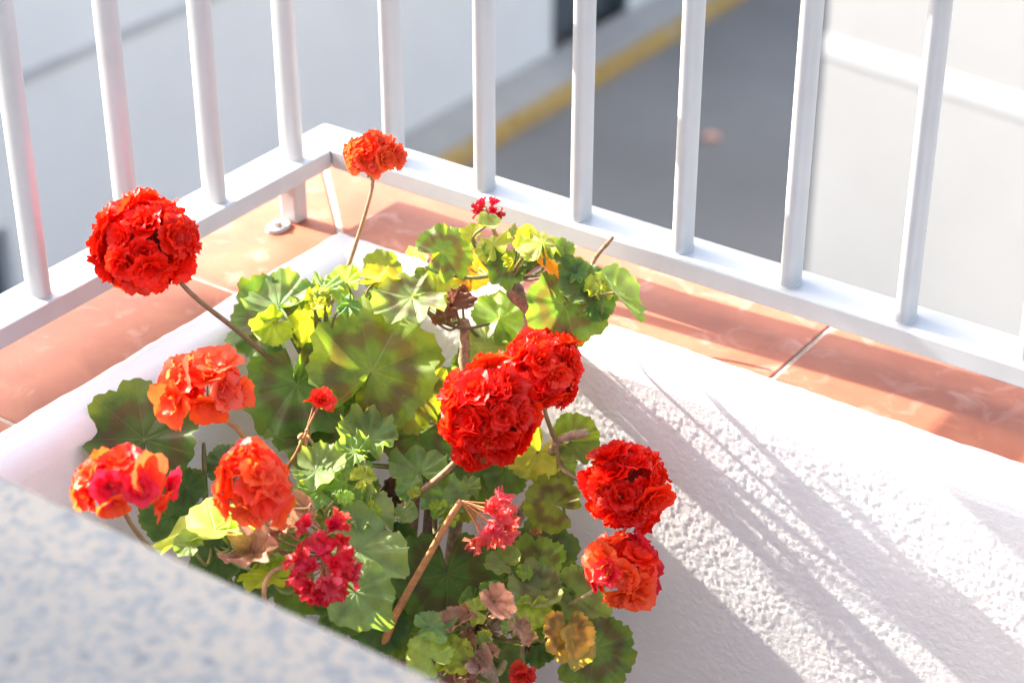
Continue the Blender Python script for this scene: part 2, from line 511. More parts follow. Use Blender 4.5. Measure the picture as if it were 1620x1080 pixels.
# litter on the road
lit = bpy.data.meshes.new('crumpled_wrapper')
bm = bmesh.new()
bmesh.ops.create_icosphere(bm, subdivisions=2, radius=0.055)
for v in bm.verts:
    k = 0.75 + 0.5 * random.random()
    v.co = Vector((v.co.x * k * 1.3, v.co.y * k, max(v.co.z * k * 0.7, -0.03) + 0.03))
bm.to_mesh(lit); bm.free()
lit.materials.append(M['litter'])
wrap = bpy.data.objects.new('crumpled_wrapper', lit); COL.objects.link(wrap)
wrap.location = (-4.31, 8.63, G + 0.002); wrap.color = (0.66, 0.36, 0.27, 1); wrap.scale = (0.75, 0.75, 0.75)
tag(wrap, 'small crumpled orange wrapper lying on the grey road', 'litter')

# ------------------------------------------------------------------ own building: block below, floor, added shading pillar
base = box('house_block', (-0.06, 6.0, -8.0, 0.06, G, -0.92), None, M['facade'])
tag(base, 'white house block carrying the balcony', 'house')
fl = box('balcony_floor', (-0.06, 6.0, -8.0, 0.06, -0.918, -0.75), None, M['floor']); fl['kind'] = 'structure'
pil = box('shading_pier', (-0.075, 0.32, -1.75, -0.835, -0.748, 2.4), None, M['plaster'], 0.01)  # out of view, added to keep the sun off the granite sill
tag(pil, 'unseen white plastered pier added to shade the granite sill', 'wall')

# ------------------------------------------------------------------ parapet wall with coping
par = empty('parapet_wall', (0, 0, -0.75))
tag(par, 'low white stuccoed balcony wall with terracotta coping tiles', 'wall')
XI, YI = 0.063, -0.061             # inner edge of the tiles
# profile: s = distance inwards from the tile edge, z
prof = [(-0.012, -0.004), (-0.004, 0.0006), (0.0, 0.0016)]
for s in np.linspace(0.003, 0.020, 8): prof.append((s, 0.0014 - 0.10 * (s - 0.003)))
for a in np.linspace(6, 84, 14):
    ar = math.radians(a)
    prof.append((0.020 + 0.019 * math.sin(ar), -0.0005 - 0.021 * (1 - math.cos(ar))))
z = -0.0215
while z > -0.42:
    prof.append((0.0395 + 0.004 * min(1, (-z - 0.02) / 0.2), z)); z -= 0.0018
while z > -0.75:
    prof.append((0.0435, z)); z -= 0.02
prof.append((0.0435, -0.7485))
prof = np.array(prof)
def plaster_side(L_dense, L_end, step, rough_amp, seed, right):
    u = list(np.arange(0, L_dense, step)) + list(np.arange(L_dense, L_end, 0.02))
    u = np.array(u)
    S = prof[:, 0][None, :]; Z = prof[:, 1][None, :]
    U = u[:, None] + np.zeros_like(S)
    Sg = S + np.zeros_like(U); Zg = Z + np.zeros_like(U)
    along = U + np.maximum(Sg, -0.012)            # the two sides meet on the mitre
    arc = Sg - Zg                                 # runs down the profile
    # irregular trowelled edge on the tile
    e = (vnoise(along * 22 + 3, along * 0 + 1, seed) - 0.5) * 0.003 + (vnoise(along * 90, along * 0 + 2, seed + 1) - 0.5) * 0.0025
    w_edge = np.clip(1 - np.abs(Sg + 0.002) / 0.014, 0, 1) * (Zg > -0.01)
    Sg = Sg + e * w_edge
    # softly uneven ledge
    soft = ((vnoise(along * 30, arc * 30, seed + 2) - 0.5) * 0.0008 + (vnoise(along * 9, arc * 9, seed + 3) - 0.5) * 0.0022)
    soft = soft * (1 - 0.8 * np.clip((-Zg - 0.02) / 0.03, 0, 1))
    m = np.clip((-Zg - 0.022) / 0.016, 0, 1)
    # thrown stucco: short dabs with sharp rims
    n1 = vnoise(along * 240, arc * 270, seed + 4); n2 = vnoise(along * 420 + 7, arc * 430, seed + 5); n3 = vnoise(along * 110, arc * 115, seed + 6)
    dab = np.clip((n1 * 0.55 + n2 * 0.45 - 0.42) / 0.18, 0, 1)
    dab = dab * dab * (3 - 2 * dab)
    patch = 0.45 + 0.55 * np.clip((vnoise(along * 14, arc * 14, seed + 7) - 0.25) / 0.4, 0, 1)
    h = (dab * 0.9 + n3 * 0.25 + n2 * 0.45) * rough_amp * patch
    d_in = h * m + soft * np.clip(-Zg / 0.02, 0, 1)
    d_up = soft * 0.5 * np.clip(1 + Zg / 0.02, 0, 1) * (Sg > 0)
    if right:
        V = np.stack([XI + along, YI - (Sg + d_in), Zg + d_up], -1)
        V = V[:, ::-1]
    else:
        V = np.stack([XI + Sg + d_in, YI - along, Zg + d_up], -1)
    return V[::-1] if right else V[::-1]
me = grid_mesh('plaster_face', plaster_side(0.86, 3.0, 0.0017, 0.00032, 40, True))
me.flip_normals()
pr = put('plaster_face', me, par, M['stucco'])
me = grid_mesh('plaster_face', plaster_side(0.55, 0.76, 0.004, 0.0006, 80, False))
pl = put('plaster_face', me, par, M['plaster'])
# masonry core and outer face (below the tiles)
bm = bmesh.new()
box_bm(bm, -0.060, XI + 0.012, -0.834, 0.060, -0.749, -0.020)
box_bm(bm, XI + 0.0125, 3.0, YI - 0.012, 0.060, -0.749, -0.020)
put('core', bm_mesh(bm, 'core'), par, M['plaster'])
bm = bmesh.new()
box_bm(bm, -0.068, XI - 0.004, -0.834, 0.068, -0.0195, -0.0014)
box_bm(bm, XI - 0.0035, 3.0, YI + 0.004, 0.068, -0.0195, -0.0016)
put('mortar_bed', bm_mesh(bm, 'mortar_bed'), par, M['mortar'])
def tile_poly(pts, top=0.0, bot=-0.0165, drop=0.0):
    bm = bmesh.new()
    lo = [bm.verts.new((x, y, bot)) for x, y in pts]
    hi = [bm.verts.new((x, y, top + random.uniform(-0.0006, 0.0004))) for x, y in pts]
    n = len(pts)
    bm.faces.new(hi); bm.faces.new(lo[::-1])
    for i in range(n):
        bm.faces.new((lo[i], lo[(i + 1) % n], hi[(i + 1) % n], hi[i]))
    bmesh.ops.recalc_face_normals(bm, faces=bm.faces)
    es = [e for e in bm.edges if all(v.co.z > -0.01 for v in e.verts)]
    bmesh.ops.bevel(bm, geom=es, offset=0.0018, segments=2, affect='EDGES', profile=0.5)
    put('coping_tile', bm_mesh(bm, 'coping_tile'), par, M['terracotta'])
XO, YO = -0.078, 0.078
g = 0.0022
# corner pieces with the mitre joint from (XO, YO) to (XI, YI)
tile_poly([(XO, YO - 2 * g), (XO, -0.215 + g), (XI, -0.215 + g), (XI, YI - 1.6 * g)])
tile_poly([(XO + 2 * g, YO), (XI + 1.6 * g, YI), (0.272 - g, YI), (0.272 - g, YO)])
for k in range(3):
    a = -0.215 - 0.291 * k; b_ = max(a - 0.291, -0.834)
    if a - b_ > 0.02: tile_poly([(XO, a - g), (XO, b_ + g), (XI, b_ + g), (XI, a - g)])
for k in range(9):
    a = 0.272 + 0.293 * k
    tile_poly([(a + g, YO), (a + g, YI), (a + 0.293 - g, YI), (a + 0.293 - g, YO)])

# ------------------------------------------------------------------ railing
rl = empty('balcony_railing', (0, 0, 0))
tag(rl, 'white painted metal railing with flat oval bars round the balcony corner', 'railing')
def rail_poly(z0, z1, name, wi=0.021, wo_=0.029, gap=0.0):
    # one mitred L-shaped length for each side
    for pts in ([(-wo_, wo_), (wi, -wi), (wi, -0.834), (-wo_, -0.834)], [(-wo_ + 0.0008, wo_), (3.0, wo_), (3.0, -wi), (wi + 0.0008, -wi)]):
        bm = bmesh.new()
        lo = [bm.verts.new((x, y, z0)) for x, y in pts]; hi = [bm.verts.new((x, y, z1)) for x, y in pts]
        bm.faces.new(hi); bm.faces.new(lo)
        for i in range(4):
            bm.faces.new((lo[i], lo[(i + 1) % 4], hi[(i + 1) % 4], hi[i]))
        bmesh.ops.recalc_face_normals(bm, faces=bm.faces)
        bmesh.ops.bevel(bm, geom=[e for e in bm.edges], offset=0.0016, segments=2, affect='EDGES', profile=0.5)
        put(name, bm_mesh(bm, name), rl, M['rail'])
rail_poly(0.050, 0.070, 'bottom_rail')
rail_poly(0.416, 0.438, 'hand_rail')
def bar_mesh(long_x, a=0.0132, b=0.0082, z0=0.0695, z1=0.4165):
    n = 28
    V, Fc = [], []
    for z_ in (z0, z1):
        for k in range(n):
            t = 2 * math.pi * k / n
            ct, st = math.cos(t), math.sin(t)
            p, q = a * math.copysign(abs(ct) ** 0.8, ct), b * math.copysign(abs(st) ** 0.8, st)
            V.append((p, q, z_) if long_x else (q, p, z_))
    for k in range(n):
        Fc.append((k, (k + 1) % n, n + (k + 1) % n, n + k))
    me = bpy.data.meshes.new('bar'); me.from_pydata(V, [], Fc)
    me.validate(); bm = bmesh.new(); bm.from_mesh(me); bmesh.ops.recalc_face_normals(bm, faces=bm.faces); bm.to_mesh(me); bm.free()
    me.polygons.foreach_set('use_smooth', [True] * len(me.polygons))
    me.materials.append(M['rail'])
    return me
def weld_ring(long_x):
    # the small bead of weld and paint round a bar's foot
    n, m_ = 24, 6
    V, Fc = [], []
    for j in range(m_):
        t = math.pi * 0.5 * j / (m_ - 1)
        off = 0.0018 * (1 - math.sin(t)); zz = 0.0702 + 0.0018 * (1 - math.cos(t))
        for k in range(n):
            a_ = 2 * math.pi * k / n
            p, q = (0.0131 + off) * math.cos(a_), (0.0081 + off) * math.sin(a_)
            V.append((p, q, zz) if long_x else (q, p, zz))
    for j in range(m_ - 1):
        for k in range(n):
            Fc.append((j * n + k, j * n + (k + 1) % n, (j + 1) * n + (k + 1) % n, (j + 1) * n + k))
    me = bpy.data.meshes.new('weld'); me.from_pydata(V, [], Fc)
    me.polygons.foreach_set('use_smooth', [True] * len(me.polygons)); me.materials.append(M['rail'])
    return me
bar_y, bar_x = bar_mesh(True), bar_mesh(False)
wl_y, wl_x = weld_ring(True), weld_ring(False)
def place(me, name, loc, parent):
    o = bpy.data.objects.new(name, me); COL.objects.link(o); o.parent = parent; o.location = loc; return o
for k in range(7):
    b_ = place(bar_y, 'bar', (0, -0.058 - 0.1177 * k, 0), rl); place(wl_y, 'weld', (0, 0, 0), b_)
for k in range(25):
    b_ = place(bar_x, 'bar', (0.0885 + 0.1152 * k, 0, 0), rl); place(wl_x, 'weld', (0, 0, 0), b_)
# feet under the bottom rail, with a lug and its bolt
def foot(x, y, long_x):
    bm = bmesh.new()
    hx, hy = (0.0115, 0.0095) if long_x else (0.0095, 0.0115)
    box_bm(bm, x - hx, x + hx, y - hy, y + hy, 0.0002, 0.0503, 0.003, 2)
    f = put('foot', bm_mesh(bm, 'foot'), rl, M['rail'])
    bm = bmesh.new()
    dx, dy = (0.0, -0.026) if long_x else (0.026, 0.0)
    m_ = Matrix.Translation((x + dx, y + dy, 0.0022)) @ Matrix.Diagonal((1.25, 0.85, 1, 1) if not long_x else (0.85, 1.25, 1, 1))
    bmesh.ops.create_cone(bm, cap_ends=True, segments=20, radius1=0.0125, radius2=0.0118, depth=0.0036, matrix=m_)
    put('lug', bm_mesh(bm, 'lug'), f, M['rail'])
    bm = bmesh.new()
    bmesh.ops.create_cone(bm, cap_ends=True, segments=6, radius1=0.0052, radius2=0.0046, depth=0.005, matrix=Matrix.Translation((x + dx * 1.05, y + dy * 1.05, 0.0064)))
    put('bolt', bm_mesh(bm, 'bolt'), f, M['bolt'])
foot(0.0, -0.060, True)
foot(0.0, -0.760, True)
foot(1.70, 0.0, False)
foot(2.90, 0.0, False)

# ------------------------------------------------------------------ granite sill in the foreground
sl = empty('granite_sill', (1.1, -0.98, -0.75))
tag(sl, 'speckled grey granite sill slab in shade in front of the geraniums', 'sill')
bm = bmesh.new(); box_bm(bm, 0.322, 2.6, -1.20, -0.805, 0.220, 0.250, 0.004, 3)
put('slab', bm_mesh(bm, 'slab'), sl, M['granite'])
box('sill_wall', (0.322, 2.6, -1.17, -0.86, -0.748, 0.2195), sl, M['plaster'])

# ------------------------------------------------------------------ pots
def pot(x, y, label, r=0.135, top=-0.42):
    p = empty('flower_pot', (x, y, -0.7495)); tag(p, label, 'pot')
    prof_ = [(0.0, -0.748), (r * 0.68, -0.748), (r * 0.70, -0.742), (r * 0.90, top - 0.055), (r * 1.0, top - 0.052), (r * 1.02, top - 0.003), (r * 0.99, top), (r * 0.91, top), (r * 0.89, top - 0.05), (r * 0.87, top - 0.06)]
    n = 40
    V = [(x + pr_ * math.cos(2 * math.pi * k / n), y + pr_ * math.sin(2 * math.pi * k / n), z_) for pr_, z_ in prof_[1:] for k in range(n)]
    F_ = [tuple(range(n - 1, -1, -1))]
    for j in range(len(prof_) - 2):
        for k in range(n):
            F_.append((j * n + k, j * n + (k + 1) % n, (j + 1) * n + (k + 1) % n, (j + 1) * n + k))
    me = bpy.data.meshes.new('vessel'); me.from_pydata(V, [], F_)
    put('vessel', me, p, M['terracotta'], True)
    me = bpy.data.meshes.new('soil')
    R_ = 8
    V = [(x, y, top - 0.03)]; F_ = []
    for j in range(1, R_ + 1):
        for k in range(n):
            rr = r * 0.885 * j / R_
            V.append((x + rr * math.cos(2 * math.pi * k / n), y + rr * math.sin(2 * math.pi * k / n), top - 0.035 + random.uniform(-0.005, 0.006)))
    for k in range(n):
        F_.append((0, 1 + k, 1 + (k + 1) % n))
        for j in range(R_ - 1):
            a = 1 + j * n
            F_.append((a + k, a + n + k, a + n + (k + 1) % n, a + (k + 1) % n))
    me.from_pydata(V, [], F_)
    s = put('soil', me, p, M['soil'], True); s['kind'] = 'stuff'
    return p
PA, PB = (0.285, -0.275), (0.435, -0.500)
pot(*PA, 'round terracotta pot on the balcony floor in the wall corner')
pot(*PB, 'round terracotta pot on the balcony floor in front of the granite sill wall')
plantA = empty('geranium_plant', (PA[0], PA[1], -0.455))
tag(plantA, 'red geranium reaching up over the terracotta coping at the rail corner', 'plant')
plantB = empty('geranium_plant', (PB[0], PB[1], -0.455))
tag(plantB, 'bushy geranium with orange and withered blooms just beyond the granite sill', 'plant')
SOIL = {plantA: Vector((PA[0], PA[1], -0.46)), plantB: Vector((PB[0], PB[1], -0.46))}

# ------------------------------------------------------------------ leaves
def leaf_mesh(name, origin, tip, nrm, R, seed, cup=0.1, ripple=0.10, fold=0.0, curl=0.0, notch=0.8, crink=0.0, stretch=1.0):
    """a kidney-shaped scalloped blade; origin = stalk attachment, tip = midrib direction"""
    rr = random.Random(seed)
    nr, nt_ = 8, 72
    side = nrm.cross(tip)
    k1 = rr.choice((2, 3)); ph1 = rr.uniform(0, 6.28); k2 = rr.choice((5, 6, 7)); ph2 = rr.uniform(0, 6.28)
    k3 = rr.choice((9, 11)); ph3 = rr.uniform(0, 6.28)
    lob = [rr.uniform(-0.10, 0.10) for _ in range(9)]
    skew = rr.uniform(-0.07, 0.07)
    V, UV = [], []
    for j in range(nr + 1):
        s = j / nr
        for k in range(nt_ + 1):
            th = -math.pi + 2 * math.pi * k / nt_
            a = abs(th)
            li = (th + math.pi) / (2 * math.pi) * 9
            edge = 0.90 + 0.07 * math.cos(th) + skew * math.sin(th)
            cut = notch * math.exp(-((math.pi - a) / 0.20) ** 2) + 0.16 * math.exp(-((math.pi - a) / 0.55) ** 2)
            scal = 0.10 * abs(math.sin(th * 4.5 + math.pi / 2)) ** 0.55 + 0.030 * math.cos(th * 27 + ph2) + lob[int(li) % 9] * math.sin(math.pi * (li % 1))
            rad = edge * (1 - cut) + scal * (1 - 0.7 * cut)
            r = s * rad
            x, y = r * math.cos(th) * stretch, r * math.sin(th)
            UV.append((0.5 + x * 0.417 / stretch, 0.5 + y * 0.417))
            z_ = cup * r * r + ripple * s ** 2 * (math.cos(k1 * th + ph1) * 1.1 + 0.7 * math.cos(k2 * th + ph2))
            z_ += (0.030 * s ** 1.5 + crink * 0.15 * s ** 2.4) * math.cos(9 * th + math.pi) + crink * 0.22 * s * s * math.cos(k3 * th + ph3)
            z_ += crink * 0.05 * s * math.sin(7 * r * 3 + ph1)
            z_ += 0.022 * s ** 4 * math.cos(27 * th + ph2 + 1.0) + 0.03 * s ** 3 * math.sin(13 * th + ph3)
            if fold:
                z_ += fold * abs(y) - fold * 0.2
            if curl:                                     # the tip side rolls over
                z_ -= curl * max(0.0, x) ** 2
            V.append(origin + (tip * x + side * y + nrm * z_) * R)
    F_ = []
    for j in range(nr):
        for k in range(nt_):
            a = j * (nt_ + 1) + k
            F_.append((a, a + nt_ + 1, a + nt_ + 2, a + 1))
    me = bpy.data.meshes.new(name)
    me.from_pydata([tuple(v) for v in V], [], F_)
    uvl = me.uv_layers.new(name='blade')
    li_ = np.empty(len(me.loops), dtype=np.int32); me.loops.foreach_get('vertex_index', li_)
    uvl.data.foreach_set('uv', np.array(UV, dtype=np.float32)[li_].reshape(-1))
    me.polygons.foreach_set('use_smooth', [True] * len(me.polygons))
    return me

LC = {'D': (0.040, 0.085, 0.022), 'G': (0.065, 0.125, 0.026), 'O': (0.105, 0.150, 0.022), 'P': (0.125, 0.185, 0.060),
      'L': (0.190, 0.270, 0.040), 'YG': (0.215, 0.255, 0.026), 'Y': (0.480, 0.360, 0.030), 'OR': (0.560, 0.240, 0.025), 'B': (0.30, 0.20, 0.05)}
HUBS = {}
def frame(phi, nx, ny, back=1.0):
    n = (CR * nx + UP * ny - FW * back).normalized()
    a = math.radians(phi)
    t = CR * math.cos(a) + UP * math.sin(a)
    t = (t - n * t.dot(n)).normalized()
    return t, n
_lid = [0]
def leaf(plant, px, py, t, r, phi, nx, ny, col, zone=0.7, hub=None, cup=None, ripple=0.14, fold=None, curl=None, crink=0.28, notch=0.85, stretch=1.0, pet=True, back=1.0):
    _lid[0] += 1
    sd = 100 + _lid[0]
    rr = random.Random(sd)
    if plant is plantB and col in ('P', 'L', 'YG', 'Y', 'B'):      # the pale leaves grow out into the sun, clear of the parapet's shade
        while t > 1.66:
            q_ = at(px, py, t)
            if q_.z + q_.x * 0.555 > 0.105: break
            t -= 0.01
    if plant is plantA:                                              # keep clear of the stucco face
        while t > 1.72:
            q_ = at(px, py, t)
            if not (q_.y > -0.155 and q_.z + q_.x * 0.555 > 0.195): break
            t -= 0.01
    o = at(px, py, t)
    tip, n = frame(phi, nx, ny, back)
    R = r * t / FPX
    c = LC[col]
    if cup is None: cup = rr.uniform(-0.12, 0.32)
    if fold is None: fold = rr.choice((0, 0, 0.2, 0.35, -0.2))
    if curl is None: curl = rr.uniform(-0.1, 0.35)
    me = leaf_mesh('leaf', o, tip, n, R, sd, cup, ripple, fold, curl, notch, crink, stretch)
    lf = put('leaf', me, plant, M['leaf'])
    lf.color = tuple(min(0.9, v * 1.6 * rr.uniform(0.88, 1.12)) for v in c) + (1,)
    lf['zone'] = float(zone)
    if pet and hub:
        h = HUBS[hub]
        p0 = o - n * 0.0012
        p1 = o - n * 0.012 - tip * 0.012 + Vector((0, 0, -0.006))
        p2 = p1.lerp(h, 0.55) + Vector((0, 0, -0.008))
        rad = 0.0011 + 0.00045 * min(1, R / 0.05)
        pm = tube_mesh('petiole', [p0, p1, p2, h], [rad, rad, rad * 1.1, rad * 1.3], 7)
        pt = put('petiole', pm, lf, M['stem'])
        pt.color = rr.choice([(0.16, 0.20, 0.05, 1), (0.20, 0.17, 0.06, 1), (0.13, 0.17, 0.05, 1)])
    return lf

def dried(plant, px, py, t, w, h, rot, col=(0.26, 0.13, 0.075), seed=0, hub=None):
    """a shrivelled leaf: a crumpled, folded scrap of blade"""
    rr = random.Random(900 + seed)
    o = at(px, py, t)
    a = math.radians(rot)
    tip, n = frame(rot, rr.uniform(-0.4, 0.4), rr.uniform(0.0, 0.7))
    R = (w + h) * 0.40 * t / FPX
    me = leaf_mesh('dried_leaf', o, tip, n, R, 900 + seed, rr.uniform(0.5, 1.0), 0.28, rr.uniform(0.5, 1.1), rr.uniform(-0.6, 0.9), 0.6, rr.uniform(0.9, 1.6), max(0.7, min(1.7, w / h)))
    d = put('dried_leaf', me, plant, M['dry'])
    d.color = (min(.8, col[0] * 1.2), col[1] * 1.2, col[2] * 1.1, 1)
    d['label'] = 'shrivelled brown leaf'
    if hub:
        pm = tube_mesh('petiole', [o, o.lerp(HUBS[hub], 0.5) + Vector((0, 0, -0.01)), HUBS[hub]], [0.0012, 0.0013, 0.0016], 6)
        pt = put('petiole', pm, d, M['stem']); pt.color = (0.22, 0.13, 0.07, 1)
    return d

def stem(plant, pts, radii, col, mat='stem', name='stem', seg=10, wob=0.03, seed=1):
    me = tube_mesh(name, pts, radii, seg, True, wob, seed, 0.22 if name == 'stem' and len(pts) > 3 else 0.0)
    s = put(name, me, plant, M[mat]); s.color = (*col, 1)
    return s

# woody skeleton ---------------------------------------------------
A, B = plantA, plantB
HUBS.update({
    'corner': at(735, 505, 1.895), 'top': at(800, 430, 1.86), 'right': at(925, 470, 1.85), 'mid': at(600, 610, 1.93), 'left': at(505, 590, 1.93),
    'core': at(690, 720, 1.93), 'low': at(560, 870, 1.90), 'dark': at(335, 860, 1.84), 'node': at(755, 985, 1.86), 'east': at(880, 905, 1.89), 'bloom': at(880, 700, 1.86)})
bark = (0.23, 0.16, 0.11); pale = (0.38, 0.28, 0.18); green = (0.17, 0.18, 0.06)
sA = SOIL[A]; sB = SOIL[B]
stem(A, [sA + Vector((0.01, 0.03, 0)), at(738, 700, 1.93), at(735, 570, 1.905), HUBS['corner']], [0.0075, 0.0062, 0.0050, 0.0042], pale, 'bark', seed=2, wob=0.06)
stem(A, [at(737, 640, 1.915), at(838, 520, 1.86), at(815, 462, 1.85), HUBS['top'], at(790, 395, 1.86)], [0.005, 0.0070, 0.0072, 0.0052, 0.003], bark, 'bark', seed=3, wob=0.10)
stem(A, [at(838, 520, 1.86), at(900, 500, 1.86), HUBS['right'], at(938, 415, 1.89), at(970, 375, 1.88)], [0.0052, 0.0042, 0.0034, 0.0022, 0.0017], (0.26, 0.17, 0.10), 'bark', seed=4, wob=0.05)
stem(A, [sA + Vector((-0.02, 0.0, 0)), at(655, 800, 2.0), at(640, 690, 1.97), HUBS['mid'], at(560, 560, 1.92)], [0.0072, 0.006, 0.005, 0.004, 0.003], bark, 'bark', seed=5, wob=0.06)
stem(A, [at(645, 720, 1.98), at(560, 640, 1.94), HUBS['left']], [0.0042, 0.0036, 0.003], green, seed=6)
stem(A, [sA + Vector((0.03, 0.02, 0)), at(800, 860, 1.99), at(865, 760, 1.93), HUBS['bloom'], at(930, 684, 1.855)], [0.006, 0.0052, 0.0044, 0.004, 0.0040], pale, 'bark', seed=7, wob=0.07)
stem(B, [sB + Vector((0, 0.03, 0)), at(680, 1010, 1.90), at(680, 860, 1.93), at(683, 775, 1.94), HUBS['core']], [0.009, 0.0085, 0.0075, 0.006, 0.0045], (0.15, 0.10, 0.075), 'bark', seed=8, wob=0.05)
stem(B, [sB + Vector((0.03, 0.02, 0)), at(765, 1120, 1.84), at(757, 1030, 1.85), HUBS['node'], at(785, 985, 1.85), at(800, 958, 1.85)], [0.009, 0.0088, 0.0084, 0.0078, 0.0075, 0.0070], (0.36, 0.28, 0.20), 'bark', seed=9, wob=0.08)
stem(B, [sB + Vector((-0.03, 0.01, 0)), at(600, 1010, 1.88), HUBS['low'], at(520, 820, 1.88)], [0.007, 0.0058, 0.0045, 0.003], green, seed=10)
stem(B, [sB + Vector((-0.05, 0, 0)), at(400, 1020, 1.84), HUBS['dark'], at(322, 700, 1.82)], [0.006, 0.0048, 0.0034, 0.0016], (0.13, 0.13, 0.05), seed=11)
stem(B, [at(765, 1100, 1.84), at(830, 990, 1.87), HUBS['east']], [0.005, 0.0042, 0.0034], (0.28, 0.24, 0.10), seed=12)

